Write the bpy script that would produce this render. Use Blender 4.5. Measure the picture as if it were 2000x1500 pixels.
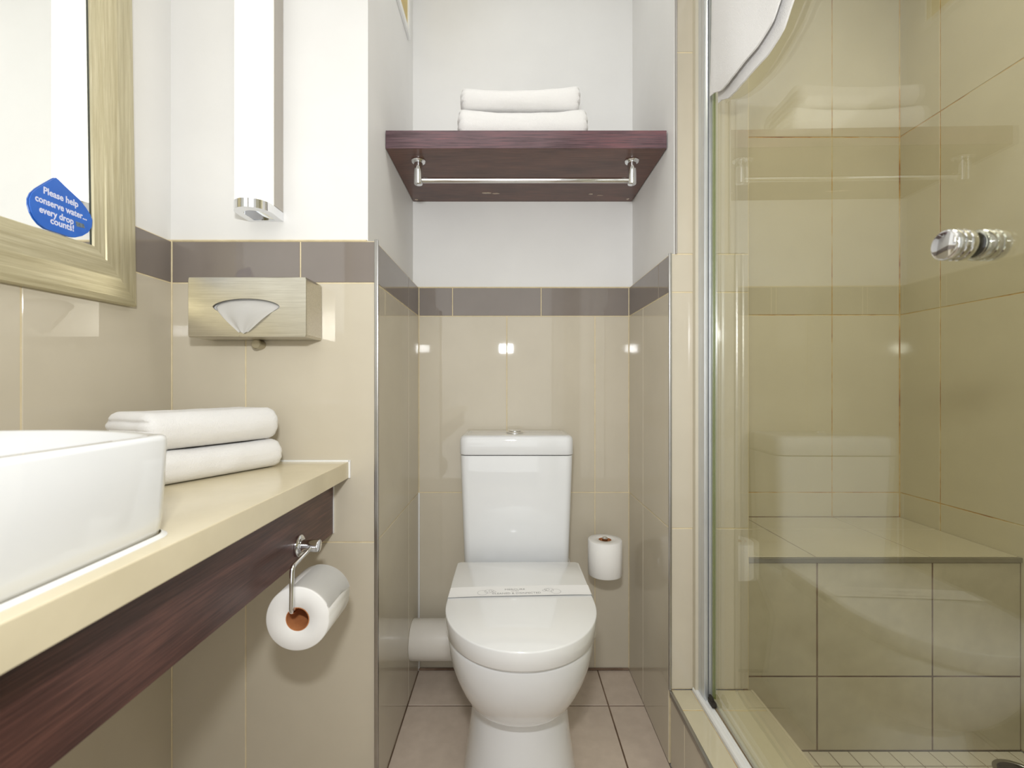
import bpy, bmesh, math, random
from mathutils import Vector, Matrix, noise
random.seed(7)
for o in list(bpy.data.objects): bpy.data.objects.remove(o)
S = bpy.context.scene
COL = S.collection
PI = math.pi

# ------------------------------------------------------------------ camera, world, lights, exposure
cd = bpy.data.cameras.new('camera'); cam = bpy.data.objects.new('camera', cd); COL.objects.link(cam)
cam.location = (0, 0, .965); cam.rotation_euler = (PI/2, 0, 0)
cd.sensor_width = 36; cd.lens = 16.02; cd.shift_x = .0025; cd.shift_y = .0025
cd.clip_start = .01; cd.dof.use_dof = True; cd.dof.focus_distance = 1.3; cd.dof.aperture_fstop = 5.6
S.camera = cam
w = bpy.data.worlds.new('world'); S.world = w; w.use_nodes = True
w.node_tree.nodes['Background'].inputs[0].default_value = (1, .99, .98, 1)
w.node_tree.nodes['Background'].inputs[1].default_value = .3
S.view_settings.view_transform = 'Standard'; S.view_settings.look = 'None'
S.view_settings.gamma = 1; S.view_settings.use_curve_mapping = False
S.view_settings.exposure = 0.10

def area(name, loc, rot, sx, sy, power, col):
    l = bpy.data.lights.new(name, 'AREA'); l.shape = 'RECTANGLE'; l.size = sx; l.size_y = sy
    l.energy = power; l.color = col
    o = bpy.data.objects.new(name, l); COL.objects.link(o); o.location = loc; o.rotation_euler = rot
    return o
area('camera_flash', (-.022, -.03, 1.227), (PI/2, 0, 0), .085, .05, 7.2, (.975, .99, 1))
area('ceiling_light_room', (-.15, .15, 2.42), (0, 0, 0), .9, 1.2, 3.3, (.99, .985, .98))
area('ceiling_light_alcove', (.05, 1.15, 2.42), (0, 0, 0), .4, .25, .55, (.88, .95, 1))
area('shower_fill_light', (.98, .65, 2.42), (0, 0, 0), .35, .35, 6.5, (1, .98, .94))  # unseen light added over the shower to brighten its right wall
area('rear_fill_light', (-.15, -1.2, 1.2), (PI/2, 0, 0), 1.1, 2.2, 9, (.95, .98, 1))  # soft fill added behind the camera; no doorway is built there

# ------------------------------------------------------------------ materials
def lin(c): return tuple((v/255/12.92 if v <= 10 else ((v/255+.055)/1.055)**2.4) for v in c) + (1,)
class NT:
    def __init__(s, name):
        s.m = bpy.data.materials.new(name); s.m.use_nodes = True; s.t = s.m.node_tree; s.n = s.t.nodes
        s.b = s.n['Principled BSDF']; s.out = s.n['Material Output']
    def add(s, typ, **kw):
        n = s.n.new(typ)
        for k, v in kw.items():
            if k in n.inputs: n.inputs[k].default_value = v
            else: setattr(n, k, v)
        return n
    def link(s, a, b): s.t.links.new(a, b)
    def coords(s, scale=(1,1,1), rot=(0,0,0)):
        tc = s.add('ShaderNodeTexCoord'); mp = s.add('ShaderNodeMapping')
        mp.inputs['Scale'].default_value = scale; mp.inputs['Rotation'].default_value = rot
        s.link(tc.outputs['Object'], mp.inputs['Vector']); return mp.outputs['Vector']
    def noise(s, vec, scale, detail=4, rough=.55):
        n = s.add('ShaderNodeTexNoise', Scale=scale, Detail=detail, Roughness=rough); s.link(vec, n.inputs['Vector']); return n.outputs['Fac']
    def ramp(s, fac, stops):
        r = s.add('ShaderNodeValToRGB'); e = r.color_ramp.elements
        while len(e) < len(stops): e.new(.5)
        for i, (p, c) in enumerate(stops): e[i].position = p; e[i].color = c if len(c) == 4 else lin(c)
        s.link(fac, r.inputs['Fac']); return r.outputs['Color']
    def bump(s, fac, strength, dist=.001):
        b = s.add('ShaderNodeBump', Strength=strength, Distance=dist); s.link(fac, b.inputs['Height']); s.link(b.outputs['Normal'], s.b.inputs['Normal'])
def simple(name, col, rough=.5, metal=0, var=0, vscale=6, bump=0, bscale=200, spec=.5, coat=0, stretch=(1,1,1)):
    t = NT(name); b = t.b
    b.inputs['Base Color'].default_value = lin(col); b.inputs['Roughness'].default_value = rough
    b.inputs['Metallic'].default_value = metal; b.inputs['Specular IOR Level'].default_value = spec
    b.inputs['Coat Weight'].default_value = coat; b.inputs['Coat Roughness'].default_value = .03
    v = t.coords(stretch)
    if var:
        a = tuple(max(0, c-var) for c in col); z = tuple(min(255, c+var) for c in col)
        t.link(t.ramp(t.noise(v, vscale), [(.3, a), (.7, z)]), b.inputs['Base Color'])
    if bump: t.bump(t.noise(v, bscale, 3), bump)
    return t.m
TILE = simple('beige_glazed_tile', (204,195,176), .03, var=3, vscale=5, bump=.03, bscale=9, spec=.5)
BAND = simple('grey_brown_glazed_tile', (134,125,118), .045, var=3, vscale=5, bump=.02, bscale=9)
PAINT = simple('white_wall_paint', (235,234,232), .55, var=2, bump=.05, bscale=220)
CEIL = simple('ceiling_paint', (240,238,233), .8, var=1)
GROUT = simple('cream_grout', (224,209,174), .85, var=7, vscale=40, bump=.3, bscale=400)
def stained():
    t = NT('stained_shower_grout'); v = t.coords((1,1,1))
    t.link(t.ramp(t.noise(v, 7, 5, .7), [(.4, (214,196,150)), (.52, (205,165,95)), (.62, (165,112,55)), (.75, (110,85,55))]), t.b.inputs['Base Color'])
    t.b.inputs['Roughness'].default_value = .85; return t.m
STAIN = stained()
DGROUT = simple('dark_floor_grout', (118,96,78), .9, var=25, vscale=12, bump=.3, bscale=400)
FLOORT = simple('taupe_floor_tile', (214,198,182), .32, var=5, vscale=30, bump=.08, bscale=300)
BENCHT = simple('olive_beige_bench_tile', (196,187,163), .3, var=6, vscale=25, bump=.06, bscale=300)
SHTILE = simple('shower_beige_tile', (208,199,172), .06, var=4, vscale=5, bump=.03, bscale=9)
MOSAIC = simple('pale_mosaic_tile', (222,214,196), .3, var=4, vscale=20)
CERAM = simple('white_glazed_ceramic', (234,235,236), .02, var=1, coat=.3)
PLAST = simple('white_gloss_plastic', (237,237,236), .02, var=1, coat=.5)
PIPE = simple('off_white_pipe_plastic', (222,217,208), .3, var=3)
COUNTER = simple('cream_quartz_worktop', (226,214,184), .16, var=5, vscale=9, spec=.5)
CAULK = simple('white_sealant', (240,240,238), .4, var=1)
CHROME = simple('polished_chrome', (232,233,235), .05, 1, var=2)
STEEL = simple('satin_trim_metal', (176,174,170), .28, 1, var=4, vscale=30)
ALU = simple('satin_aluminium_profile', (208,211,214), .32, .55, var=3, vscale=30)
DARK = simple('dark_rubber', (40,34,30), .6, var=6, vscale=60)
BROWNSEAL = simple('brown_gasket', (150,128,105), .5, var=10, vscale=60)
PAPER = simple('soft_white_tissue_paper', (244,242,238), .95, var=1, bump=.15, bscale=900)
CARD = simple('cardboard_core', (196,128,78), .9, var=10, vscale=40)
PLASTICBLUE = simple('blue_sticker_card', (38,104,204), .35, var=6, vscale=30)
PRINTW = simple('white_print', (225,228,250), .6, var=2)
PRINTG = simple('grey_print', (160,158,158), .7, var=2)
SLOT = simple('grey_stain_patch', (105,118,128), .5, var=20, vscale=200)
OCHRE = simple('ochre_panel', (214,192,130), .6, var=8, vscale=12)
def terry():
    t = NT('white_terry_cotton'); b = t.b; v = t.coords()
    b.inputs['Base Color'].default_value = lin((247,245,243)); b.inputs['Roughness'].default_value = 1
    b.inputs['Sheen Weight'].default_value = .4; b.inputs['Specular IOR Level'].default_value = .1
    n = t.noise(v, 520, 4, .7); t.bump(n, .7, .0025); return t.m
TERRY = terry()
def wood(name, ax, stops, rough=.3):
    t = NT(name); sc = {'x': (2.2, 60, 60), 'y': (60, 2.2, 60)}[ax]; sc2 = {'x': (3, 9, 9), 'y': (9, 3, 9)}[ax]
    f = t.noise(t.coords(sc), 5, 8, .65); g = t.noise(t.coords(sc2), 1.6, 3)
    mx = t.add('ShaderNodeMath', operation='MULTIPLY_ADD'); t.link(f, mx.inputs[0]); mx.inputs[1].default_value = .65
    mg = t.add('ShaderNodeMath', operation='MULTIPLY'); t.link(g, mg.inputs[0]); mg.inputs[1].default_value = .35
    t.link(mg.outputs[0], mx.inputs[2])
    t.link(t.ramp(mx.outputs[0], stops), t.b.inputs['Base Color'])
    t.b.inputs['Roughness'].default_value = rough; t.bump(f, .12, .0006); return t.m
WOODX = wood('dark_mahogany_along_width', 'x', [(.36, (68,42,35)), (.5, (96,65,55)), (.66, (122,82,70))])
WOODY = wood('dark_mahogany_along_depth', 'y', [(.36, (54,30,27)), (.5, (82,52,47)), (.66, (112,74,65))])
WOODF = wood('reddish_mahogany_veneer', 'x', [(.36, (72,54,58)), (.5, (102,80,86)), (.66, (132,90,94))], .18)
def goldm(name, sc):
    t = NT(name); f = t.noise(t.coords(sc), 4, 8, .7)
    t.link(t.ramp(f, [(.3, (180,169,136)), (.5, (200,191,158)), (.7, (220,212,182))]), t.b.inputs['Base Color'])
    t.b.inputs['Metallic'].default_value = .45; t.b.inputs['Roughness'].default_value = .38; t.bump(f, .25, .0008); return t.m
GOLDV = goldm('champagne_gold_frame_vertical_grain', (40, 40, 1.5))
GOLDH = goldm('champagne_gold_frame_horizontal_grain', (40, 1.5, 40))
def brushed():
    t = NT('brushed_stainless_box'); f = t.noise(t.coords((3, 60, 90)), 4, 8, .7); g = t.noise(t.coords(), 18, 5)
    t.link(t.ramp(f, [(.3, (184,178,164)), (.7, (206,201,188))]), t.b.inputs['Base Color'])
    r = t.add('ShaderNodeMapRange'); t.link(g, r.inputs[0]); r.inputs[3].default_value = .2; r.inputs[4].default_value = .42
    t.link(r.outputs[0], t.b.inputs['Roughness']); t.b.inputs['Metallic'].default_value = 1; t.bump(f, .08, .0004); return t.m
BRUSH = brushed()
def mirror():
    t = NT('mirror_silvering'); t.b.inputs['Base Color'].default_value = (.93,.94,.92,1); t.b.inputs['Metallic'].default_value = 1
    t.b.inputs['Roughness'].default_value = .004; return t.m
MIRROR = mirror()
def glass():
    t = NT('shower_glass'); n = t.n; t.n.remove(t.b)
    geo = t.add('ShaderNodeNewGeometry'); io = t.add('ShaderNodeMapRange'); t.link(geo.outputs['Backfacing'], io.inputs[0])
    io.inputs[3].default_value = 1.64; io.inputs[4].default_value = 1/1.64
    fr = t.add('ShaderNodeFresnel'); t.link(io.outputs[0], fr.inputs['IOR'])
    tr = t.add('ShaderNodeBsdfTransparent'); tr.inputs[0].default_value = (.948,.953,.905,1)
    gl = t.add('ShaderNodeBsdfGlossy', Roughness=0.0); gl.inputs[0].default_value = (1,1,1,1)
    mx = t.add('ShaderNodeMixShader'); t.link(fr.outputs[0], mx.inputs[0]); t.link(tr.outputs[0], mx.inputs[1]); t.link(gl.outputs[0], mx.inputs[2])
    t.link(mx.outputs[0], t.out.inputs['Surface']); return t.m
GLASS = glass()
EDGE = simple('green_glass_edge', (132,140,84), .15, var=5)
def emis(name, col, st):
    t = NT(name); t.b.inputs['Base Color'].default_value = lin((245,243,235)); t.b.inputs['Emission Color'].default_value = col
    t.b.inputs['Emission Strength'].default_value = st; t.b.inputs['Roughness'].default_value = .3; return t.m
LAMP = emis('lit_opal_diffuser', (1, .95, .86, 1), .85)

# ------------------------------------------------------------------ mesh helpers
ORG = {}
def finish(name, bm, mat, parent=None, smooth=False, org=None, angle=.6):
    bmesh.ops.recalc_face_normals(bm, faces=bm.faces)
    base = Vector(org) if org else (ORG.get(parent.name, Vector()) if parent else Vector())
    bm.transform(Matrix.Translation(-base))
    me = bpy.data.meshes.new(name)
    if smooth:
        for f in bm.faces: f.smooth = True
        for e in bm.edges:
            if len(e.link_faces) == 2 and e.calc_face_angle(0) > angle: e.smooth = False
    bm.to_mesh(me); bm.free()
    o = bpy.data.objects.new(name, me); COL.objects.link(o)
    for m in (mat if isinstance(mat, (list, tuple)) else [mat]): me.materials.append(m)
    if parent: o.parent = parent
    if parent: ORG[o.name] = base.copy()
    else: o.location = base; ORG[o.name] = base.copy()
    if parent and org: o.location = base - ORG[parent.name]
    return o
def tag(o, label=None, cat=None, group=None, kind=None):
    for k, v in (('label', label), ('category', cat), ('group', group), ('kind', kind)):
        if v: o[k] = v
    return o
def thing(name, label, cat, loc, group=None):
    o = bpy.data.objects.new(name, None); COL.objects.link(o); o.location = loc; o.empty_display_size = .05
    ORG[o.name] = Vector(loc); return tag(o, label, cat, group)
def box(bm, x0, x1, y0, y1, z0, z1, bev=0, seg=2):
    r = bmesh.ops.create_cube(bm, size=1, matrix=Matrix.Translation(((x0+x1)/2, (y0+y1)/2, (z0+z1)/2)) @ Matrix.Diagonal((x1-x0, y1-y0, z1-z0, 1)))
    if bev:
        es = list({e for v in r['verts'] for e in v.link_edges})
        bmesh.ops.bevel(bm, geom=es, offset=bev, segments=seg, profile=.6, affect='EDGES')
def B(*a, **k): bm = bmesh.new(); box(bm, *a, **k); return bm
def frame_of(d):
    d = d.normalized(); u = d.cross(Vector((0,0,1)))
    if u.length < 1e-3: u = Vector((1,0,0))
    u.normalize(); return u, d.cross(u)
def rings(bm, rs, caps=(True, True), closed=True):
    vs = [[bm.verts.new(p) for p in r] for r in rs]; n = len(rs[0])
    for a, b in zip(vs, vs[1:]):
        for i in range(n if closed else n-1):
            j = (i+1) % n; bm.faces.new((a[i], a[j], b[j], b[i]))
    if caps[0]: bm.faces.new(vs[0][::-1])
    if caps[1]: bm.faces.new(vs[-1])
    return vs
def lathe(bm, p, d, prof, n=32, caps=(True, True)):        # prof: (distance along d, radius)
    p = Vector(p); d = Vector(d).normalized(); u, v = frame_of(d)
    rings(bm, [[p + d*t + (u*math.cos(2*PI*i/n) + v*math.sin(2*PI*i/n))*r for i in range(n)] for t, r in prof], caps)
def tube(bm, pts, r, n=12):
    pts = [Vector(p) for p in pts]; rs = []
    u = None
    for i, p in enumerate(pts):
        d = (pts[min(i+1, len(pts)-1)] - pts[max(i-1, 0)]).normalized()
        if u is None: u, v = frame_of(d)
        else: u = (u - d*u.dot(d)).normalized(); v = d.cross(u)
        rs.append([p + (u*math.cos(2*PI*k/n) + v*math.sin(2*PI*k/n))*r for k in range(n)])
    rings(bm, rs)
def roundpath(pts, r, k=6):
    pts = [Vector(p) for p in pts]; out = [pts[0]]
    for a, b, c in zip(pts, pts[1:], pts[2:]):
        p = b + (a-b).normalized()*r; q = b + (c-b).normalized()*r
        for i in range(k+1):
            t = i/k; out.append(p*(1-t)**2 + b*2*t*(1-t) + q*t*t)
    return out + [pts[-1]]
def prism(bm, poly, fn, t0, t1):       # poly of (a,b); fn(a,b,t)->xyz
    rings(bm, [[fn(a, b, t) for a, b in poly] for t in (t0, t1)])

MAPS = {'-y': lambda P: (lambda a, b, n: Vector((a, P-n, b))), '+x': lambda P: (lambda a, b, n: Vector((P+n, a, b))),
        '-x': lambda P: (lambda a, b, n: Vector((P-n, a, b))), '+z': lambda P: (lambda a, b, n: Vector((a, b, P+n)))}
def tiles(parent, facing, plane, cells, mat, gmat, joint=.003, thick=.008, name='tile', bed=True):
    f = MAPS[facing](plane); h = joint/2; c = min(.0009, h)
    for (a0, a1, b0, b1) in cells:
        bm = bmesh.new()
        q = lambda i, n: [f(a0+i, b0+i, n), f(a1-i, b0+i, n), f(a1-i, b1-i, n), f(a0+i, b1-i, n)]
        rings(bm, [q(h, -thick), q(h, -c), q(h+c, 0)])
        finish(name, bm, mat, parent)
    if bed:
        A0 = min(c[0] for c in cells); A1 = max(c[1] for c in cells); B0 = min(c[2] for c in cells); B1 = max(c[3] for c in cells)
        bm = bmesh.new(); q = lambda n: [f(A0, B0, n), f(A1, B0, n), f(A1, B1, n), f(A0, B1, n)]
        rings(bm, [q(-thick-.0005), q(-.0012)])
        finish('grout_bed', bm, gmat, parent)
def grid(xs, ys): return [(a, b, c, d) for a, b in zip(xs, xs[1:]) for c, d in zip(ys, ys[1:])]
def struct(name, bm, mat, **k): return tag(finish(name, bm, mat, **k), kind='structure')

ZB0, ZB1, ZT = 1.205, 1.302, 2.45
ROWS = [0, .604, ZB0]
# ------------------------------------------------------------------ floor and ceiling
fl = struct('floor', B(-.80, 1.36, -1.32, 1.6, -.08, -.009), PAINT)
tiles(fl, '+z', 0, [c for c in grid([-.7827, -.6, -.3, 0, .3, .41], [-1.3, -1.022, -.722, -.422, -.122, .178, .478, .778, 1.056])]
      + grid([-.309, 0, .3, .41], [1.056, 1.078, 1.378, 1.553]), FLOORT, DGROUT, joint=.004)
struct('ceiling', B(-.80, 1.36, -1.32, 1.65, ZT, ZT+.06), CEIL)

# ------------------------------------------------------------------ walls
wb = struct('wall_back', B(-.36, .44, 1.563, 1.66, 0, ZT), PAINT)
tiles(wb, '-y', 1.553, grid([-.309, -.009, .2915, .4075], ROWS), TILE, GROUT)
tiles(wb, '-y', 1.553, grid([-.309, -.194, .108, .4075], [ZB0, ZB1]), BAND, GROUT)

wf = struct('wall_front_left', B(-.80, -.331, 1.066, 1.66, 0, ZT), PAINT)     # the projecting wall the vanity ends against
tiles(wf, '-y', 1.056, grid([-.7827, -.6116, -.309], ROWS), TILE, GROUT)
tiles(wf, '-y', 1.056, grid([-.7827, -.4846, -.309], [ZB0, ZB1]), BAND, GROUT)
tiles(wf, '+x', -.309, grid([1.0648, 1.396, 1.553], ROWS), TILE, GROUT, thick=.021)
tiles(wf, '+x', -.309, grid([1.0648, 1.396, 1.553], [ZB0, ZB1]), BAND, GROUT, thick=.021)

wl = struct('wall_left', B(-.87, -.792, -1.32, 1.1, 0, ZT), PAINT)
tiles(wl, '+x', -.7827, grid([-1.069, -.769, -.469, -.169, .131, .431, .731, 1.056], ROWS), TILE, GROUT)
tiles(wl, '+x', -.7827, grid([-1.069, -.769, -.469, -.169, .131, .431, .731, 1.056], [ZB0, ZB1]), BAND, GROUT)

wd = struct('wall_divider', B(.422, .599, 1.17, 1.66, 0, ZT), PAINT)          # partition between the toilet alcove and the shower
tiles(wd, '-x', .4075, grid([1.1678, 1.39, 1.553], ROWS), TILE, GROUT, thick=.014)
tiles(wd, '-x', .4075, grid([1.1678, 1.246, 1.553], [ZB0, ZB1]), BAND, GROUT, thick=.014)
tiles(wd, '-y', 1.159, [(.41, .609, .195, .604), (.41, .609, .604, ZB0)], TILE, GROUT)
tiles(wd, '-y', 1.159, [(.4255, .609, 1.302, 1.815), (.4255, .609, 1.815, 2.44)], TILE, GROUT)
tiles(wd, '-y', 1.159, [(.41, .609, ZB0, 1.302)], TILE, GROUT)
tiles(wd, '+x', .609, grid([1.1678, 1.3, 1.553], [.52, .604, ZB0, 1.815, 2.44]), SHTILE, STAIN)

ws = struct('wall_shower_back', B(.599, 1.40, 1.563, 1.66, 0, ZT), PAINT)
tiles(ws, '-y', 1.553, grid([.609, .8, 1.10, 1.33], [.52, .604, 1.209, 1.815, 2.44]), SHTILE, STAIN)
wr = struct('wall_right', B(1.34, 1.42, -1.32, 1.66, 0, ZT), PAINT)
tiles(wr, '-x', 1.33, grid([-.39, -.09, .207, .507, .807, 1.1075, 1.4075, 1.553], [.02, .604, 1.209, 1.815, 2.44]), SHTILE, STAIN)
struct('wall_shower_end', B(.41, 1.34, -.43, -.35, 0, ZT), PAINT)
struct('wall_room_right', B(.41, .45, -1.32, -.43, 0, ZT), PAINT)
wbh = struct('wall_behind', B(-.80, .41, -1.40, -1.32, 0, ZT), PAINT)

# ------------------------------------------------------------------ shower bench, floor, curb
bench = tag(finish('shower_bench', B(.60, 1.339, 1.193, 1.562, .0, .511), BENCHT),
            'tiled built in bench at the back of the shower', 'bench')
tiles(bench, '-y', 1.184, grid([.609, .8, 1.10, 1.33], [.018, .211, .508]), BENCHT, DGROUT, joint=.0045)
tiles(bench, '+z', .5205, grid([.609, .8, 1.10, 1.33], [1.19, 1.42, 1.553]), SHTILE, DGROUT, joint=.003)
finish('edge_trim', B(.609, 1.329, 1.1795, 1.190, .5085, .5205, bev=.001), STEEL, bench)
sf = struct('floor_shower', B(.60, 1.34, -.35, 1.20, -.08, .009), PAINT)
xs = [.6195+.052*i for i in range(14)] + [1.33]; ys = [1.184, 1.138] + [1.138-.052*i for i in range(1, 19)]
ys = ys[::-1]
proto = None; cells = grid(xs, ys)
for (a0, a1, b0, b1) in cells:
    if ((a0+a1)/2-1.245)**2 + ((b0+b1)/2-1.105)**2 < .018**2: continue
    if proto is None or abs((a1-a0)-.052) > 1e-4 or abs((b1-b0)-.052) > 1e-4:
        bm = bmesh.new(); h = .0015; c = .001
        q = lambda i, n: [Vector((s*((a1-a0)/2-i), t*((b1-b0)/2-i), n)) for s, t in ((-1,-1),(1,-1),(1,1),(-1,1))]
        rings(bm, [q(h, -.008), q(h, -c), q(h+c, 0)])
        o = finish('mosaic_tile', bm, MOSAIC, sf)
        if abs((a1-a0)-.052) < 1e-4 and abs((b1-b0)-.052) < 1e-4: proto = o
    else:
        o = proto.copy(); COL.objects.link(o)
    o.location = ((a0+a1)/2, (b0+b1)/2, .018)
finish('grout_bed', B(.6195, 1.33, ys[0], 1.184, .0095, .0165), simple('mosaic_grout', (150,135,112), .9, var=20, vscale=12), sf)
dr = thing('shower_drain', 'round dark floor drain in the pale mosaic shower floor', 'drain', (1.245, 1.105, .018))
bm = bmesh.new(); lathe(bm, (1.245,1.105,.0185), (0,0,1), [(0,.052),(.0015,.052),(.002,.050),(.002,.044),(.0005,.043)]); finish('drain_ring', bm, STEEL, dr, True)
bm = bmesh.new(); lathe(bm, (1.245,1.105,.0188), (0,0,1), [(0,.043),(.0007,.043)]); finish('drain_cover', bm, DARK, dr)
for i in range(-3, 4):
    L = math.sqrt(.040**2-(i*.011)**2); finish('drain_slat', B(1.245-L, 1.245+L, 1.1035+i*.011, 1.1065+i*.011, .0192, .0208), simple('blackened_metal', (60,55,50), .4, .6, var=6) if i == -3 else bpy.data.materials['blackened_metal'], dr)

CURBZ = .194
cb = struct('trim_curb', B(.42, .599, -.35, 1.158, 0, .185), PAINT)
jy = [-.35, -.114, .186, .486, .786, 1.0857, 1.159]
tiles(cb, '+z', CURBZ, grid([.41, .463], jy), SHTILE, STAIN)
tiles(cb, '+z', CURBZ, grid([.4905, .615], jy), SHTILE, STAIN)
finish('grout_bed', B(.462, .491, -.35, 1.159, .185, .1925), CAULK, cb)
tiles(cb, '-x', .41, grid([-.35, -.133, .167, .467, .767, 1.067, 1.159], [0, CURBZ-.0088]), TILE, GROUT)
tiles(cb, '+x', .615, grid([-.35, -.133, .167, .467, .767, 1.067, 1.184], [.018, CURBZ-.0088]), BENCHT, DGROUT, thick=.014)

# edge trims of the tiling
struct('trim_1', B(-.3125, -.3035, 1.0515, 1.0595, 0, ZB1+.003, bev=.0015), STEEL)
struct('trim_2', B(.4045, .4115, 1.1535, 1.161, CURBZ, ZB1+.002, bev=.0015), STEEL)
struct('trim_3', B(.4045, .4125, -.35, 1.153, CURBZ-.012, CURBZ+.001, bev=.0015), STEEL)
struct('trim_4', B(.6120, .6185, -.35, 1.158, CURBZ-.006, CURBZ+.001, bev=.0012), simple('pale_tile_edge', (215,205,180), .3, var=3))
struct('trim_5', B(.4222, .4252, 1.1545, 1.162, ZB1, ZT), simple('grey_corner_bead', (170,165,160), .5, var=4))
struct('trim_6', B(-.792, -.331, 1.0545, 1.067, ZB1, ZB1+.003), GROUT)
struct('trim_7', B(-.331, .422, 1.552, 1.564, ZB1, ZB1+.0028), GROUT)
bm = bmesh.new(); tube(bm, [(-.308, 1.551, .0), (-.308, 1.551, .604)], .003); struct('trim_8', bm, CAULK)
for i_, (x_, y_, zt_) in enumerate(((-.7822, 1.0555, ZB1), (.4070, 1.5525, ZB1), (-.3085, 1.5525, ZB1), (1.3295, 1.5525, 2.44), (.6165, 1.5525, 2.44))):
    bm = bmesh.new(); tube(bm, [(x_, y_, 0 if i_ < 3 else .52), (x_, y_, zt_)], .0019, 8); struct('trim_%d' % (9+i_), bm, GROUT if i_ < 3 else STAIN)
bm = bmesh.new(); tube(bm, [(-.308, 1.550, .004), (.406, 1.550, .004)], .004); struct('baseboard_back', bm, DGROUT)

# ------------------------------------------------------------------ shower frame and glass door
def xg(d): return .4905 - .015*(1.1-d)
fr = thing('shower_screen', 'satin aluminium jamb and white sill track holding the shower glass', 'shower screen', (.48, 1.13, CURBZ))
finish('jamb', B(.4735, .4955, 1.128, 1.1585, CURBZ+.002, 1.99, bev=.002), ALU, fr, True)
bm = bmesh.new(); box(bm, .4735, .4830, 1.108, 1.128, CURBZ+.006, 1.99, bev=.0015); finish('jamb_lip', bm, ALU, fr, True)
bm = bmesh.new(); box(bm, .4848, .4955, 1.106, 1.128, CURBZ+.006, 1.99, bev=.0015); finish('jamb_lip', bm, ALU, fr, True)
finish('jamb_backing', B(.466, .4738, 1.142, 1.1588, CURBZ+.002, 1.99), simple('beige_jamb_seal', (206,198,178), .4, var=3), fr)
bm = bmesh.new(); tr = []
prof = [(.4635,0),(.4635,.006),(.466,.0095),(.470,.0105),(.4745,.0095),(.4765,.0055),(.4785,.0052),(.4805,.0085),(.4845,.0085),(.487,.006),(.487,0)]
rings(bm, [[Vector((x, y, CURBZ+z)) for x, z in prof] for y in (-.345, 1.155)])
finish('sill_track', bm, CAULK, fr, True)
finish('brown_gasket', B(.4872, .4905, -.345, 1.155, CURBZ-.001, CURBZ+.004), BROWNSEAL, fr)
finish('head_rail', B(.470, .500, -.345, 1.1585, 1.99, 2.02, bev=.002), ALU, fr)

dy0, dy1, dz0, dz1, th = .385, 1.100, CURBZ+.016, 1.955, .008
door = thing('shower_door', 'clear greenish glass shower door with a chrome knob', 'door', (xg(dy1), dy1, dz0))
def slab(bm, y0, y1, z0, z1, o0, o1):
    prism(bm, [(y0, o0), (y1, o0), (y1, o1), (y0, o1)], lambda y, o, z: Vector((xg(y)+o, y, z)), z0, z1)
bm = bmesh.new(); slab(bm, dy0, dy1, dz0, dz1, 0, th); finish('glass_pane', bm, GLASS, door)
bm = bmesh.new(); slab(bm, dy1, dy1+.0015, dz0, dz1, 0, th); finish('glass_edge', bm, EDGE, door)
bm = bmesh.new(); slab(bm, dy0-.0015, dy0, dz0, dz1, 0, th); finish('glass_edge', bm, EDGE, door)
bm = bmesh.new(); slab(bm, dy0, dy1, dz0-.009, dz0, .001, th-.001); finish('bottom_seal', bm, simple('clear_seal_strip', (200,196,180), .3, var=4), door)
bm = bmesh.new(); box(bm, .4785, .4895, 1.075, 1.101, CURBZ+.011, CURBZ+.022, bev=.002); box(bm, .480, .486, 1.082, 1.099, CURBZ+.0105, CURBZ+.030, bev=.002)
finish('pivot_hinge', bm, DARK, door, True)
kd, kz = .4804, 1.1140; kx = xg(kd)
ax = Vector((1, .015, 0))
K = lambda L: [(a*L, b*.0160) for a, b in ((.015,.8),(.05,.8),(.055,.93),(.1,1),(.30,1),(.36,.84),(.42,1),(.58,1),(.64,.84),(.70,1),(.92,1),(.98,.94),(1,.84))]
for sgn, p, L in ((-1, kx, .0240), (1, kx+th, .026)):
    bm = bmesh.new(); lathe(bm, (p, kd, kz), ax*sgn, K(L), 40); kn = finish('knob', bm, CHROME, door, True, angle=.9)
bm = bmesh.new(); lathe(bm, (kx-.0006, kd, kz), ax, [(-.001,.0145),(0.0006,.0145)], 32); finish('knob_gasket', bm, DARK, door)

bm = bmesh.new(); slab(bm, -.342, .375, CURBZ+.0105, 1.989, 0.004, th+.004); finish('fixed_pane', bm, GLASS, fr)

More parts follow.
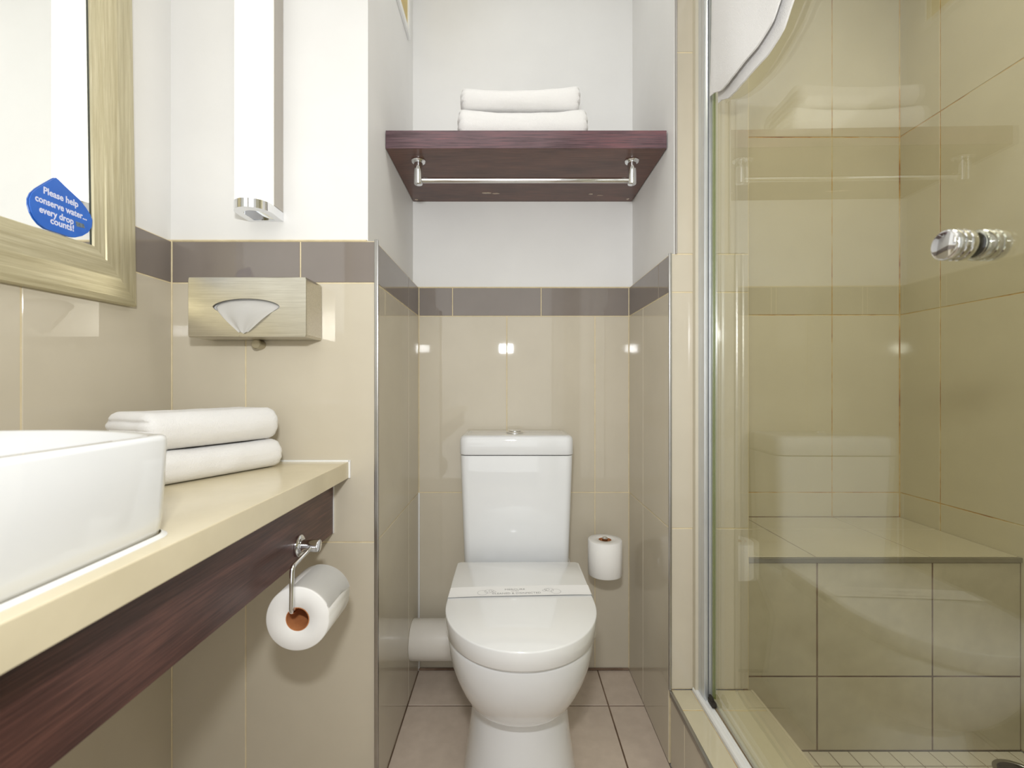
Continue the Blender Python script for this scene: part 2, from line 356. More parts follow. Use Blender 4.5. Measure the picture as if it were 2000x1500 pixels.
# ------------------------------------------------------------------ towels
def towel(name, label, cat, group, c, L, D, H, rot, seed, sag=0, skew=0, crown=0):
    bm = bmesh.new(); bmesh.ops.create_cube(bm, size=2)
    bmesh.ops.subdivide_edges(bm, edges=bm.edges[:], cuts=31, use_grid_fill=True)
    hx, hy, hz = L/2, D/2, H/2; r = H*.47; R = Matrix.Rotation(rot, 3, 'Z')
    for v in bm.verts:
        p = Vector((v.co.x*hx, v.co.y*hy, v.co.z*hz))
        ry = r; rx = .016
        q = Vector((max(-hx+rx, min(hx-rx, p.x)), max(-hy+ry, min(hy-ry, p.y)), max(-hz+r, min(hz-r, p.z))))
        d = p-q; d2 = Vector((d.x/rx, d.y/ry, d.z/r))
        m = max(abs(d2.x), abs(d2.y), abs(d2.z))
        if d2.length > 1e-6: d2 = d2.normalized()*m
        p = q + Vector((d2.x*rx, d2.y*ry, d2.z*r))
        if abs(v.co.x) > .93:                                   # folded layers show at the ends
            k = (abs(v.co.x)-.93)/.07
            for zc in (-.5, 0, .5): p.x -= math.copysign(.0035*k*math.exp(-((p.z/hz-zc)/.10)**2), p.x)
        t = p.x/hx; up = (v.co.z+1)/2
        p.z += up*(sag*(t*t-.4) + skew*t) + crown*up*(1-t*t)*.5
        n = noise.noise_vector(Vector((p.x*22+seed, p.y*22, p.z*26)))*.0022 + noise.noise_vector(Vector((p.x*140+seed, p.y*140, p.z*140)))*.0005
        p += Vector((n.x, n.y, n.z*.6*up))
        p.z = max(p.z, -hz)
        v.co = R @ p + Vector(c) + Vector((0, 0, hz))
    o = finish(name, bm, TERRY, None, True, org=c, angle=3)
    return tag(o, label, cat, group)
SH = 1.647
towel('folded_towel', 'lower folded white towel lying directly on the dark wooden shelf', 'towel', 'white towels on the wooden shelf', (.037, 1.345, SH+.0015), .366, .20, .086, 0, 3, sag=.012)
towel('folded_towel', 'upper folded white towel topmost of the pair on the wooden shelf', 'towel', 'white towels on the wooden shelf', (.030, 1.350, SH+.0935), .338, .19, .056, .01, 11, sag=.010, skew=.004)
CT = .7916
ang = math.atan2(.158, .075)
ux, uy = math.cos(ang), math.sin(ang)
mid = (-.489-.075*.69, .983-.158*.69)
def ctow(w, **k):
    return (mid[0]-uy*w/2, mid[1]+ux*w/2)
m1 = ctow(.15); m2 = ctow(.15)
towel('folded_towel', 'lower folded white towel lying on the cream worktop behind the basin', 'towel', 'white towels on the worktop', (m1[0], m1[1], CT+.0012), .262, .15, .058, ang, 23, sag=.002)
towel('folded_towel', 'upper folded white towel topmost of the pair on the cream worktop', 'towel', 'white towels on the worktop', (m2[0]-.004, m2[1]-.006, CT+.0618), .258, .15, .066, ang, 31, sag=.001, skew=.0)

# towel hung over the shower door
hem = [(1.052,.655),(1.03,.650),(.991,.629),(.95,.618),(.91,.613),(.84,.612),(.793,.622),(.765,.645),(.73,.675),(.70,.70)]
def hz(d):
    for (a, za), (b, zb) in zip(hem, hem[1:]):
        if b <= d <= a: return .965 + zb + (za-zb)*(d-b)/(a-b)
    return .965+hem[0][1]
def flap(bm, off, thk, dz, ztop, d0=1.050, d1=.705, seed=0, bottom=None):
    nu, nv = 44, 30
    def P(i, j, side):
        u = i/nu; v = j/nv; d = d0+(d1-d0)*u
        zb = (hz(d) if bottom is None else bottom)+dz
        dd = d - .02*v*(1-u)
        z = zb+(ztop-zb)*v
        o = off + .004*math.sin(9*u+2*v+seed)*(1-v*.6) + .0006*noise.noise(Vector((d*90, z*90, seed)))
        e = min(u, 1-u)*nu/3; e = min(1, e); eb = min(1, j/2)
        t = thk*math.sqrt(max(.02, e))*math.sqrt(max(.15, eb))
        return Vector((xg(dd)+o+side*t/2, dd, z))
    A = [[bm.verts.new(P(i, j, -1)) for j in range(nv+1)] for i in range(nu+1)]
    Bv = [[bm.verts.new(P(i, j, 1)) for j in range(nv+1)] for i in range(nu+1)]
    for i in range(nu):
        for j in range(nv):
            bm.faces.new((A[i][j], A[i+1][j], A[i+1][j+1], A[i][j+1])); bm.faces.new((Bv[i][j], Bv[i][j+1], Bv[i+1][j+1], Bv[i+1][j]))
        bm.faces.new((A[i][0], Bv[i][0], Bv[i+1][0], A[i+1][0])); bm.faces.new((A[i][nv], A[i+1][nv], Bv[i+1][nv], Bv[i][nv]))
    for j in range(nv):
        bm.faces.new((A[0][j], A[0][j+1], Bv[0][j+1], Bv[0][j])); bm.faces.new((A[nu][j], Bv[nu][j], Bv[nu][j+1], A[nu][j+1]))
bm = bmesh.new()
flap(bm, -.031, .009, .014, 1.955, seed=1); flap(bm, -.013, .009, -.002, 1.955, seed=1.3)
flap(bm, .020, .009, 0, 1.955, seed=2, bottom=1.88)
# saddle over the door top
nu = 20; rsd = []
for i in range(nu+1):
    d = 1.030+(.705-1.030)*i/nu; x = xg(d); ring = []
    for k in range(13):
        a = PI*k/12; ring.append(Vector((x-.0055-.0305*math.cos(a), d, 1.953+.022*math.sin(a))))
    for k in range(13):
        a = PI*(12-k)/12; ring.append(Vector((x-.0055-.0125*math.cos(a)*.9+.0055*0, d, 1.956+.004*math.sin(a))))
    rsd.append(ring)
rings(bm, rsd)
tag(finish('hanging_towel', bm, TERRY, None, True, org=(.47, .88, 1.6), angle=1.2), 'white towel hung over the glass shower door, only its lower corner showing', 'towel')

# ------------------------------------------------------------------ shelf with rail
sx0, sx1, sy0, sz0, sz1 = -.3295, .4185, 1.214, 1.599, SH
shf = thing('wooden_shelf', 'dark mahogany shelf spanning the alcove above the toilet', 'shelf', (.045, 1.553, sz0))
finish('shelf_board', B(sx0, sx1, sy0+.0012, 1.5625, sz0, sz1, bev=.0008, seg=1), WOODX, shf)
finish('front_veneer', B(sx0, sx1, sy0-.0002, sy0+.0013, sz0+.0006, sz1), WOODF, shf)
CHIP = simple('pale_chip', (205,190,175), .8, var=15, vscale=80)
for a, b, c, d in ((-.075,1.492,.030,.005),(-.045,1.496,.022,.004),(.268,1.5,.012,.004),(.30,1.51,.018,.002),(-.315,1.545,.010,.004),(.40,1.540,.008,.005)):
    ps = [(a+c*.5*math.cos(t)*(1+.25*random.random()), b+d*math.sin(t)*(1+.3*random.random())) for t in [2*PI*i/10 for i in range(10)]]
    bm = bmesh.new(); prism(bm, ps, lambda u_, v_, t: Vector((u_, v_, t)), sz0-.0006, sz0+.0004); finish('chipped_spot', bm, CHIP, shf)
rail = thing('towel_rail', 'chrome towel rail fixed under the dark wooden shelf', 'towel rail', (.044, 1.277, sz0))
for x in (-.255, .343):
    bm = bmesh.new(); lathe(bm, (x, 1.277, sz0-.0003), (0,0,-1), [(0,.0195),(.003,.0200),(.0055,.0185),(.0058,.0125)], 32); fl_ = finish('flange', bm, CHROME, rail, True)
    bm = bmesh.new(); lathe(bm, (x, 1.277, sz0-.005), (0,0,-1), [(0,.0122),(.060,.0122),(.0625,.0112),(.0632,.0095)], 32); finish('post', bm, CHROME, rail, True)
bm = bmesh.new(); tube(bm, [(-.246, 1.277, 1.543), (.334, 1.277, 1.543)], .0072, 20); finish('rail_bar', bm, CHROME, rail, True)

# pale framed ochre panel high on the alcove's left wall
pnl = thing('wall_hatch', 'white framed ochre panel high on the left wall of the alcove', 'hatch', (-.331, 1.2, 2.1))
PX = -.331; y0, y1, z0, z1, fw = 1.08, 1.488, 2.095, 2.43, .022
for a in ((y0, y1, z0, z0+fw), (y0, y1, z1-fw, z1), (y0, y0+fw, z0+fw, z1-fw), (y1-fw, y1, z0+fw, z1-fw)):
    finish('frame_bar', B(PX, PX+.008, a[0], a[1], a[2], a[3], bev=.0015), CAULK, pnl)
finish('panel_sheet', B(PX, PX+.003, y0+fw, y1-fw, z0+fw, z1-fw), OCHRE, pnl)

# ------------------------------------------------------------------ toilet
TX = .0255
toi = thing('toilet', 'white close coupled toilet with its lid closed', 'toilet', (TX, 1.3, 0))
def dring(z, w, df, db, n=44, k=.5, ex=2.2, rb=.03):
    # plan outline: elliptical front, straight sides, rounded back
    pts = []; dm = df + min(w*1.12, (db-df)*.6)
    for i in range(n+1):
        a = PI*i/n; c, s = math.cos(a), math.sin(a)
        pts.append(Vector((TX + w*math.copysign(abs(c)**(2/ex), c), dm - (dm-df)*abs(s)**(2/ex), z)))
    for i in range(1, 7): pts.append(Vector((TX-w, dm+(db-rb-dm)*i/6, z)))
    for i in range(1, 6): a = PI/2*i/5; pts.append(Vector((TX-w+rb*(1-math.cos(a)), db-rb+rb*math.sin(a), z)))
    for i in range(1, 6): a = PI/2*(1-i/5); pts.append(Vector((TX+w-rb*(1-math.cos(a)), db-rb+rb*math.sin(a), z)))
    for i in range(1, 6): pts.append(Vector((TX+w, db-rb-(db-rb-dm)*i/6, z)))
    return pts
LV = [(0,.140,.995),(.012,.141,.993),(.05,.134,1.000),(.12,.124,1.012),(.18,.118,1.024),(.203,.1155,1.028),(.210,.1155,1.018),(.217,.1165,1.002),(.227,.119,.987),(.241,.1245,.970),(.260,.132,.952),(.285,.1415,.933),(.315,.152,.915),(.345,.1605,.902),(.375,.166,.894),(.400,.1685,.890),(.409,.1678,.891),(.4115,.165,.894)]
bm = bmesh.new(); rings(bm, [dring(z, w_, df, 1.535 if z > 0 else 1.53, rb=.04) for z, w_, df in LV]); finish('pan', bm, CERAM, toi, True, angle=1.0)
def lidpts(z, g):
    w_ = .1765-g; df = .878+g; db = 1.331-g; dm = 1.085; pts = []; n = 48
    for i in range(n+1):
        a = PI*i/n; c, s = math.cos(a), math.sin(a)
        pts.append(Vector((TX+.001+w_*math.copysign(abs(c)**(2/2.08), c), dm-(dm-df)*abs(s)**(2/2.08), z)))
    pts.append(Vector((TX-w_, 1.22, z))); pts.append(Vector((TX-w_+.0, db-.008, z))); pts.append(Vector((TX-w_+.008, db, z)))
    pts.append(Vector((TX+w_-.008, db, z))); pts.append(Vector((TX+w_, db-.008, z))); pts.append(Vector((TX+w_, 1.22, z)))
    return pts
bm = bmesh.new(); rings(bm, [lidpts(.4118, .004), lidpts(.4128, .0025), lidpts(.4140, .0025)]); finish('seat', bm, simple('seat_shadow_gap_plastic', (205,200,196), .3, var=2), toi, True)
bm = bmesh.new(); rings(bm, [lidpts(.4142, .0015), lidpts(.416, 0), lidpts(.4495, 0), lidpts(.4522, .0007), lidpts(.453, .0022)])
finish('lid', bm, PLAST, toi, True, angle=.9)
# hinge blocks
for sx in (-.085, .085):
    bm = bmesh.new(); lathe(bm, (TX+sx-.02, 1.343, .428), (1,0,0), [(0,.010),(.001,.011),(.039,.011),(.04,.010)], 20); finish('hinge', bm, CHROME, toi, True)
def rr(z, hw, y0, y1, r, n=6, xc=TX-.004):
    out = []
    for cx, cy, a0 in ((xc+hw-r, y1-r, 0), (xc-hw+r, y1-r, PI/2), (xc-hw+r, y0+r, PI), (xc+hw-r, y0+r, 1.5*PI)):
        for i in range(n+1): a = a0+PI/2*i/n; out.append(Vector((cx+r*math.cos(a), cy+r*math.sin(a), z)))
    return out
bm = bmesh.new(); rings(bm, [rr(.4125, .157, 1.3775, 1.550, .02), rr(.42, .159, 1.3745, 1.550, .022), rr(.6, .1650, 1.3708, 1.550, .022), rr(.757, .1705, 1.3675, 1.550, .022)])
finish('cistern', bm, CERAM, toi, True)
bm = bmesh.new(); rings(bm, [rr(.7595, .1700, 1.366, 1.550, .022), rr(.762, .1725, 1.364, 1.550, .024), rr(.803, .1722, 1.3645, 1.550, .026), rr(.812, .1695, 1.367, 1.549, .025), rr(.8165, .163, 1.374, 1.546, .022), rr(.8175, .15, 1.387, 1.535, .018)])
finish('cistern_lid', bm, CERAM, toi, True, angle=.9)
bm = bmesh.new(); lathe(bm, (TX-.008, 1.462, .8172), (0,0,1), [(0,.031),(.002,.031),(.0045,.026),(.005,.024)], 32); bt = finish('flush_button', bm, CHROME, toi, True)
bm = bmesh.new(); lathe(bm, (TX-.008, 1.462, .8222), (0,0,1), [(0,.021),(.002,.021),(.0032,.017)], 28); finish('button_cap', bm, CHROME, bt, True)
# outlet collar
bm = bmesh.new(); lathe(bm, (-.150, 1.447, .166), (1,0,0), [(0,.058),(.02,.058),(.06,.056),(.09,.05)], 32); finish('outlet_collar', bm, CERAM, toi, True)

pp = tag(None or finish('waste_pipe', (lambda b: (lathe(b, (-.3085, 1.447, .163), (1,0,0), [(0,.0590),(.004,.0602),(.135,.0602),(.14,.0595),(.158,.0595)], 40), b)[1])(bmesh.new()), PIPE, None, True, org=(-.3, 1.447, .1)),
         'thick off white waste pipe running from the tiled wall to the toilet', 'pipe')

# paper band across the lid
zL = .4532; bt_ = math.radians(2.6)
band = thing('paper_band', 'white paper hygiene band laid across the toilet lid', 'paper band', (TX, 1.14, zL))
def bandpt(u, v):     # u: -1..1 across and down both sides, v: 0..1 front to back
    W = .1765; s = u*(W+.018); y = 1.108 + v*.056 + math.sin(bt_)*max(-W, min(W, s))
    lift = .0016*(1-(min(1, abs(s)/W))**4)+.0010
    if v < .05: lift += .0012
    if abs(s) <= W: return Vector((TX+.001+s, y, zL+lift))
    return Vector((TX+.001+math.copysign(W+.0012, s), y, zL+.001-(abs(s)-W)))
bm = bmesh.new(); N = 60; up = Vector((0, 0, .0004))
rings(bm, [[bandpt(-1+2*i/N, j/6)+up for j in range(7)] + [bandpt(-1+2*i/N, j/6) for j in range(6, -1, -1)] for i in range(N+1)])
finish('band_strip', bm, simple('band_paper', (246,245,244), .6, var=1), band, True)
def bandz(co): return zL + .0016*(1-(min(1, abs(co.x-TX)/.1765))**4) + .0010 + .0004
def text(name, body, size, M, mat, parent, ext=.0001, fit=None, bold=0, drape=False):
    c = bpy.data.curves.new(name, 'FONT'); c.body = body; c.size = size; c.align_x = 'CENTER'; c.extrude = ext; c.resolution_u = 3; c.offset = bold
    o = bpy.data.objects.new('tmp', c); COL.objects.link(o); bpy.context.view_layer.update()
    me = bpy.data.meshes.new_from_object(o.evaluated_get(bpy.context.evaluated_depsgraph_get()))
    bpy.data.objects.remove(o)
    bm = bmesh.new(); bm.from_mesh(me)
    if fit:
        xs_ = [v.co.x for v in bm.verts]; k = fit/(max(xs_)-min(xs_)); bm.transform(Matrix.Diagonal((k, 1, 1, 1)))
    bm.transform(M)
    if drape:
        for v in bm.verts: v.co.z = bandz(v.co) + (.0003 if v.co.z > zL+.0040 else .00005)
    return finish(name, bm, mat, parent)
RZ = Matrix.Rotation(bt_, 4, 'Z')
def onlid(x, y): return Matrix.Translation((x, y + math.sin(bt_)*(x-TX), zL+.0040)) @ RZ
text('printed_text', 'MERCURE', .0105, onlid(TX-.012, 1.140), PRINTG, band, fit=.050, bold=0, drape=True)
text('printed_text', 'HOTELS', .0045, onlid(TX-.012, 1.133), PRINTG, band, fit=.018, drape=True)
text('printed_text', 'CLEANED & DISINFECTED', .0105, onlid(TX-.008, 1.119), PRINTG, band, fit=.120, drape=True)
for sgn, cx in ((-1, -.092), (1, .090)):
    bm = bmesh.new()
    for ox, oy, r in ((0, 0, .0125), (.0145, .0095, .0095), (.0215, .012, .0065), (.0285, .006, .0048)):
        c0 = Vector((TX+.0+cx-sgn*ox*1.0, 1.1285+oy*.8 + math.sin(bt_)*cx, zL+.0040)); n = 28
        rings(bm, [[c0+Vector((rr_*math.cos(2*PI*i/n), rr_*math.sin(2*PI*i/n), 0)) for i in range(n)] for rr_ in (r, r-.0007)], caps=(False, False))
    for v in bm.verts: v.co.z = bandz(v.co)+.0002
    finish('ring_motif', bm, PRINTG, band)

# ------------------------------------------------------------------ toilet rolls
def roll(name, label, p, d, L, R, r, core, seed, step_at):
    t = thing(name, label, 'toilet roll', p)
    P = Vector(p); d = Vector(d).normalized(); u, v = frame_of(d); n = 72; bm = bmesh.new()
    def rad(i, R_):
        a = (i/n - step_at) % 1.0; return R_ + .0016*(a) + .0005*math.sin(3*2*PI*i/n+seed)
    def ring(tt, R_, sp=True): return [P + d*tt + (u*math.cos(2*PI*i/n)+v*math.sin(2*PI*i/n))*(rad(i, R_) if sp else R_) for i in range(n)]
    rings(bm, [ring(.0015, r, False), ring(0, r+.0012, False), ring(0, R-.0015), ring(.0015, R), ring(L*.5, R+.0003), ring(L-.0015, R), ring(L, R-.0015), ring(L, r+.0012, False), ring(L-.0015, r, False)], caps=(False, False))
    o = finish('paper', bm, PAPER, t, True, angle=.9)
    bm = bmesh.new(); lathe(bm, P+d*.001, d, [(0, r), (L-.002, r), (L-.002, r-.0012), (0, r-.0012), (0, r)], 40, caps=(False, False)); finish('cardboard_core', bm, CARD, t, True)
    return t
rollA = roll('toilet_roll', 'white toilet roll hanging on a chrome arm below the worktop', (-.368, .790, .561), (0, 1, 0), .102, .0545, .0205, 0, 1, .985)
bm = bmesh.new()       # loose end of the paper
C0 = Vector((-.368, .7915, .561)); n = 14; A = []
for i in range(n+1):
    a = math.radians(100 - 86*i/n); rr_ = .0568 + .0012*(i/n)**2
    A.append([bm.verts.new(C0+Vector((math.cos(a)*rr_, y_, math.sin(a)*rr_))) for y_ in [.099*k/8*(1) for k in range(9)]])
for k in range(9): A[n][k].co += Vector((-.006*(1-k/8), 0, .010*(1-k/8)))
for i in range(n):
    for k in range(8): bm.faces.new((A[i][k], A[i+1][k], A[i+1][k+1], A[i][k+1]))
bmesh.ops.solidify(bm, geom=bm.faces[:], thickness=.0006)
finish('loose_sheet', bm, PAPER, rollA, True)
rollB = roll('toilet_roll', 'white toilet roll standing on a chrome spindle at the back wall right of the toilet', (.296, 1.412, .386), (0, 0, 1), .106, .0515, .0195, 0, 2, .9)
rollA['group'] = rollB['group'] = 'toilet rolls'
hA = thing('roll_holder', 'chrome roll holder screwed to the dark apron under the worktop', 'roll holder', (-.4065, .877, .6585), 'chrome roll holders')
PY, PZ = .880, .6575
bm = bmesh.new(); lathe(bm, (-.4065, PY, PZ), (1,0,0), [(0,.0205),(.003,.0205),(.0045,.0185),(.0047,.0145),(.007,.0145),(.0075,.0115)], 36); finish('flange', bm, CHROME, hA, True)
bm = bmesh.new(); lathe(bm, (-.401, PY, PZ), (1,0,0), [(0,.0120),(.0325,.0120),(.0340,.0115),(.0345,.0100)], 32); finish('post', bm, CHROME, hA, True)
bm = bmesh.new(); tube(bm, roundpath([(-.3805, PY-.006, PZ-.001), (-.3735, .783, .6545), (-.3735, .780, .5765), (-.3735, .886, .5765)], .009), .0040, 14); finish('arm', bm, CHROME, hA, True)
hB = thing('roll_holder', 'chrome spindle holder on the back wall inside the standing roll', 'roll holder', (.296, 1.553, .44), 'chrome roll holders')
bm = bmesh.new(); tube(bm, roundpath([(.296, 1.547, .370), (.296, 1.412, .370), (.296, 1.412, .497)], .012), .0045, 14); finish('arm', bm, CHROME, hB, True)
bm = bmesh.new(); lathe(bm, (.296, 1.412, .487), (0,0,1), [(0,.004),(.001,.0085),(.010,.0085),(.012,.0065)], 24); finish('spindle_tip', bm, CHROME, hB, True)
bm = bmesh.new(); lathe(bm, (.296, 1.5528, .370), (0,-1,0), [(0,.018),(.005,.018),(.006,.016)], 32); finish('flange', bm, CHROME, hB, True)

# ------------------------------------------------------------------ vanity
ct = thing('worktop', 'cream stone worktop carrying the white basin', 'worktop', (-.58, .2, .7536))
finish('slab', B(-.782, -.3717, -1.0, 1.0550, .7536, CT, bev=.0015), COUNTER, ct)
bm = bmesh.new(); box(bm, -.782, -.3690, 1.0515, 1.0562, CT-.001, CT+.0035, bev=.001); box(bm, -.3720, -.3675, 1.0515, 1.0562, .7536, CT+.0035, bev=.001); finish('sealant_line', bm, CAULK, ct)
bm = bmesh.new(); box(bm, -.7830, -.7790, -1.0, 1.055, CT-.001, CT+.0035, bev=.001); finish('sealant_line', bm, CAULK, ct)
ap = thing('wooden_apron', 'dark mahogany apron board below the cream worktop', 'board', (-.416, .2, .6265))
finish('board', B(-.425, -.407, -1.0, 1.0535, .6265, .7535, bev=.0008, seg=1), WOODY, ap)
finish('end_sealant', B(-.4085, -.4055, 1.0510, 1.0560, .6265, .7535), CAULK, ap)

# basin: bulging rounded-rectangular bowl with a real recess
bas = thing('basin', 'white square ceramic basin sitting on the cream worktop', 'basin', (-.585, .32, CT))
bx, by = -.585, .312
def bring(z, g, n=18, r=.016, hx=.187, hy=.226, bl=.020):
    pts = []; hx -= g; hy -= g; r = max(.006, r-g*.3)
    cs = [(1, 1, 0), (-1, 1, PI/2), (-1, -1, PI), (1, -1, 1.5*PI)]
    corners = []
    for sx_, sy_, a0 in cs:
        corners.append([Vector((sx_*(hx-r)+r*math.cos(a0+PI/2*i/6), sy_*(hy-r)+r*math.sin(a0+PI/2*i/6), 0)) for i in range(7)])
    for q in range(4):
        pts += corners[q]; a = corners[q][-1]; b = corners[(q+1) % 4][0]
        for i in range(1, n): pts.append(a.lerp(b, i/n))
    out = []
    for p in pts:
        kx_ = 1-(p.x/hx)**2; ky_ = 1-(p.y/hy)**2
        off = Vector((math.copysign(bl*.35*max(0, ky_), p.x) if abs(abs(p.x)-hx) < r+.002 and abs(p.y) < hy else 0, math.copysign(bl*3.0*max(0, kx_), p.y) if abs(abs(p.y)-hy) < r+.002 else 0, 0))
        q = p+off; out.append(Vector((bx+q.x, by+q.y, z)))
    return out
bm = bmesh.new(); H0 = CT+.0004; HT = .909
prof = [(H0, .010), (H0+.004, .006), (H0+.02, .004), (H0+.06, .002), (HT-.006, 0), (HT-.002, .001), (HT, .004), (HT, .016), (HT-.002, .019), (HT-.02, .024), (HT-.06, .034), (HT-.085, .06), (HT-.095, .11), (HT-.098, .15)]
rings(bm, [bring(z, g) for z, g in prof]); finish('bowl', bm, CERAM, bas, True, angle=1.0)
bm = bmesh.new(); rings(bm, [bring(CT+.0002, -.0), bring(CT+.004, .0045)], caps=(False, False)); finish('sealant_bead', bm, CAULK, bas, True)
bm = bmesh.new(); lathe(bm, (bx, by, HT-.0978), (0,0,1), [(0,.026),(.003,.026),(.005,.020),(.003,.018)], 28); finish('plug', bm, CHROME, bas, True)

# ------------------------------------------------------------------ mirror (turned very slightly in its own plane, as it hangs)
GX = -.768; gd, gh, FW, LW = .8395, .965+.262, .098, .021
MH = 1.05; MY0 = gd-.85
mir = thing('framed_mirror', 'large wall mirror in a wide champagne gold frame above the basin', 'mirror', (-.7825, gd+FW, gh-FW))
finish('mirror_glass', B(-.7800, GX, MY0-.01, gd+.01, gh-.01, gh+MH+.01), MIRROR, mir)
bm = bmesh.new(); box(bm, GX-.0005, GX+.0006, gd-.0035, gd-.0005, gh, gh+MH); finish('bevel_line', bm, simple('dark_mirror_edge', (60,66,58), .3, var=5), mir)
pr = [(0, GX+.0002), (.002, GX+.0035), (LW, GX+.0062), (LW+.002, GX+.0082), (LW+.03, GX+.0090), (FW-.012, GX+.0050), (FW-.002, GX+.0022), (FW, GX-.002), (FW, -.7822), (0, -.7822)]
def rail_bm(o):        # mitred length of frame; o = which side
    bm = bmesh.new(); y0, y1, z0, z1 = MY0, gd, gh, gh+MH
    if o == 'far':  rs = [[Vector((x, y1+w_, z0-w_)) for w_, x in pr], [Vector((x, y1+w_, z1+w_)) for w_, x in pr]]
    if o == 'near': rs = [[Vector((x, y0-w_, z0-w_)) for w_, x in pr], [Vector((x, y0-w_, z1+w_)) for w_, x in pr]]
    if o == 'low':  rs = [[Vector((x, y0-w_, z0-w_)) for w_, x in pr], [Vector((x, y1+w_, z0-w_)) for w_, x in pr]]
    if o == 'top':  rs = [[Vector((x, y0-w_, z1+w_)) for w_, x in pr], [Vector((x, y1+w_, z1+w_)) for w_, x in pr]]
    rings(bm, rs); return bm
for o, m in (('far', GOLDV), ('near', GOLDV), ('low', GOLDH), ('top', GOLDH)): finish('frame_length', rail_bm(o), m, mir)
mir.rotation_euler = (math.radians(1.0), 0, 0)

# blue drop sticker leaning on the mirror
def PXW(px, py, X): d = X*890/(995-px); return d, .965+(755-py)*d/890
SX = .7655
stk = thing('drop_sticker', 'blue drop shaped sign with white lettering stuck on the mirror', 'sign', (-SX, .79, 1.25))
out = [(109,347),(114,351),(126,363),(140,376),(156,391),(168,406),(176,419),(180,430),(179,443),(172,454),(160,461),(146,464),(134,462),(120,457),(104,452),(90,447),(78,438),(69,427),(62,414),(58,400),(58,388),(63,377),(73,368),(86,360),(100,352)]
poly = [PXW(x, y, SX) for x, y in out]
bm = bmesh.new(); prism(bm, poly, lambda a, b, t: Vector((t, a, b)), -SX-.0020, -SX+.0004)
finish('sign_plate', bm, PLASTICBLUE, stk)
for body, p0, p1, yy in (('Please help', 84, 152, 391), ('conserve water...', 68, 169, 411), ('every drop', 76, 143, 426), ('counts!', 98, 144, 444)):
    pm = (p0+p1)/2; d0 = SX*890/(995-p0); d1 = SX*890/(995-p1); dm = (d0+d1)/2
    zz = .965+(755-yy)*(SX*890/(995-pm))/890
    M = Matrix(((0, 0, 1, -SX+.0006), (1, 0, 0, dm), (0, 1, 0, zz), (0, 0, 0, 1)))
    text('printed_text', body, .0155, M, PRINTW, stk, fit=d1-d0, bold=.0004)
bm = bmesh.new(); q = [PXW(x, y, SX) for x, y in ((147,432),(163,438),(165,446),(149,442))]; prism(bm, q, lambda a, b, t: Vector((t, a, b)), -SX+.0003, -SX+.0008)
finish('grey_patch', bm, SLOT, stk)

# ------------------------------------------------------------------ wall lamp
LXC, LZ = -.5685, 1.351
lamp = thing('wall_lamp', 'tall lit wall lamp with white diffuser and chrome end cap', 'lamp', (LXC, 1.066, LZ))
def Dsec(z, hw, yb, yf, n=22):      # D section: flat at the wall, rounded at the front
    ys_ = yf+hw*1.0
    pts = [Vector((LXC+hw, yb, z)), Vector((LXC+hw, ys_, z))]
    for i in range(1, n): a = PI*i/n; pts.append(Vector((LXC+hw*math.cos(a), ys_-(ys_-yf)*math.sin(a), z)))
    pts += [Vector((LXC-hw, ys_, z)), Vector((LXC-hw, yb, z))]; return pts
bm = bmesh.new(); rings(bm, [Dsec(LZ+.021, .0385, 1.024, .978), Dsec(LZ+.62, .0385, 1.024, .978)]); finish('diffuser', bm, LAMP, lamp, True, angle=.7)
finish('back_plate', B(LXC-.040, LXC+.040, 1.0245, 1.0655, LZ+.0205, LZ+.622, bev=.0015), simple('satin_lamp_body', (178,172,164), .3, .4, var=3), lamp)
for z in (LZ, LZ+.6225):
    # ring-like cap with an opening underneath
    bm = bmesh.new(); rings(bm, [Dsec(z+.0195, .0402, 1.0655, .9765), Dsec(z, .0402, 1.0655, .9765)], caps=(True, False))
    a = Dsec(z, .0402, 1.0655, .9765); b = Dsec(z, .024, 1.058, .998); c = Dsec(z+.012, .024, 1.058, .998)
    rings(bm, [a, b, c], caps=(False, True)); bmesh.ops.remove_doubles(bm, verts=bm.verts, dist=1e-5)
    finish('end_cap', bm, CHROME, lamp, True)
# light of the lamp comes from its emissive diffuser

# ------------------------------------------------------------------ tissue box
tb = thing('tissue_dispenser', 'brushed steel tissue box mounted on the tiles above the towels', 'tissue box', (-.561, 1.056, 1.071))
X0, X1, YF, YB, Z0, Z1 = -.688, -.4345, .975, 1.0545, 1.071, 1.199
cxs, czs = -.5635, 1.136
def eye(t):      # lens shaped opening, t in 0..1
    a = 2*PI*t; c, s = math.cos(a), math.sin(a)
    return (cxs+.0715*c, czs+(.0175 if s > 0 else .020)*math.copysign(abs(s)**1.15, s))
def rect(t):
    a = 2*PI*t; c, s = math.cos(a), math.sin(a); hx_, hz_ = (X1-X0)/2-.001, (Z1-Z0)/2-.001
    k = min(hx_/max(1e-6, abs(c)), hz_/max(1e-6, abs(s))); return ((X0+X1)/2+c*k, (Z0+Z1)/2+s*k)
ang0 = math.atan2((Z1-Z0)/2, (X1-X0)/2)/(2*PI)
ts = sorted(set([i/72 for i in range(72)] + [ang0, .5-ang0, .5+ang0, 1-ang0]))
bm = bmesh.new(); R1 = [Vector((rect(t)[0], YF, rect(t)[1])) for t in ts]; E1 = [Vector((eye(t)[0], YF, eye(t)[1])) for t in ts]; E2 = [Vector((eye(t)[0], YF+.0035, eye(t)[1])) for t in ts]
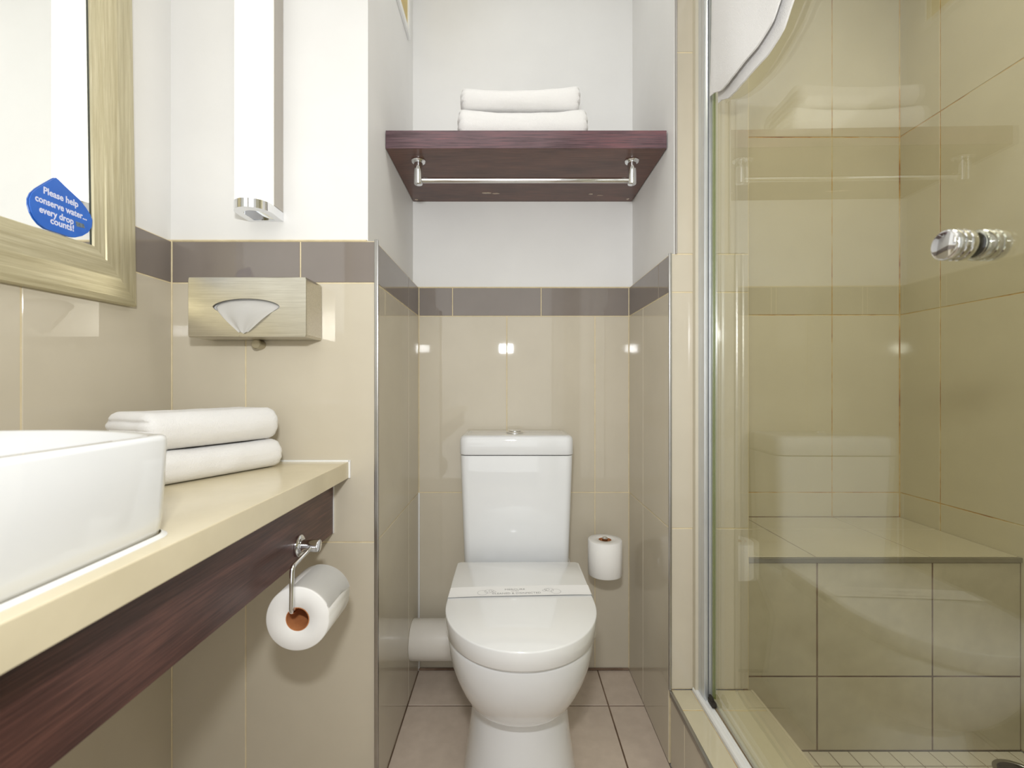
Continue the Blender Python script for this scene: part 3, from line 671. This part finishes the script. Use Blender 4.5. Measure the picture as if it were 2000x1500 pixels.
R0 = [Vector((max(X0, min(X1, p.x+math.copysign(.001, p.x-(X0+X1)/2) if abs(abs(p.x-(X0+X1)/2)-((X1-X0)/2-.001)) < 1e-6 else p.x)), YF+.001, p.z+(math.copysign(.001, p.z-(Z0+Z1)/2) if abs(abs(p.z-(Z0+Z1)/2)-((Z1-Z0)/2-.001)) < 1e-6 else 0))) for p in R1]
RB = [Vector((p.x, YB, p.z)) for p in R0]
rings(bm, [E2, E1, R1, R0, RB], caps=(False, True)); finish('metal_case', bm, BRUSH, tb, True, angle=.3)
bm = bmesh.new(); lathe(bm, (-.575, 1.0565, 1.0615), (0,-1,0), [(0,.011),(.022,.011),(.024,.009)], 24); finish('lock_stud', bm, simple('satin_stud', (180,172,150), .3, .8, var=4), tb, True)
ti = thing('tissue', 'white tissue pulled out of the steel box opening', 'tissue', (-.565, .97, 1.1))
bm = bmesh.new(); nu, nv = 34, 16; V = []
for i in range(nu+1):
    u = i/nu; a = PI*(1-u); xt = cxs+.069*math.cos(a); zt = czs+.0165*math.sin(a)**1.0
    xb = -.578 + .020*u; zb = 1.080 + .002*math.sin(u*9)
    row = []
    for j in range(nv+1):
        v = j/nv; bow = (.012*math.sin(PI*v) if u > .8 else 0)
        x = xt+(xb-xt)*v; z = zt+(zb-zt)*(v**(1.0 if u < .8 else 1.0))
        y = YF + .010*(1-v)**6 - .0025 - .006*math.sin(PI*min(1, v*1.1))*(.5+.5*math.sin(u*PI)) - .0016*math.sin(u*17+v*3)*(1-.3*v)*min(1, v*4)
        row.append(bm.verts.new(Vector((x, y, z))))
    V.append(row)
for i in range(nu):
    for j in range(nv): bm.faces.new((V[i][j], V[i+1][j], V[i+1][j+1], V[i][j+1]))
bmesh.ops.solidify(bm, geom=bm.faces[:], thickness=.0005)
finish('tissue_sheet', bm, PAPER, ti, True, angle=2)
bm = bmesh.new(); box(bm, cxs-.085, cxs+.085, YF+.012, YF+.06, czs-.045, czs+.03, bev=.004); finish('tissue_stack', bm, PAPER, ti)
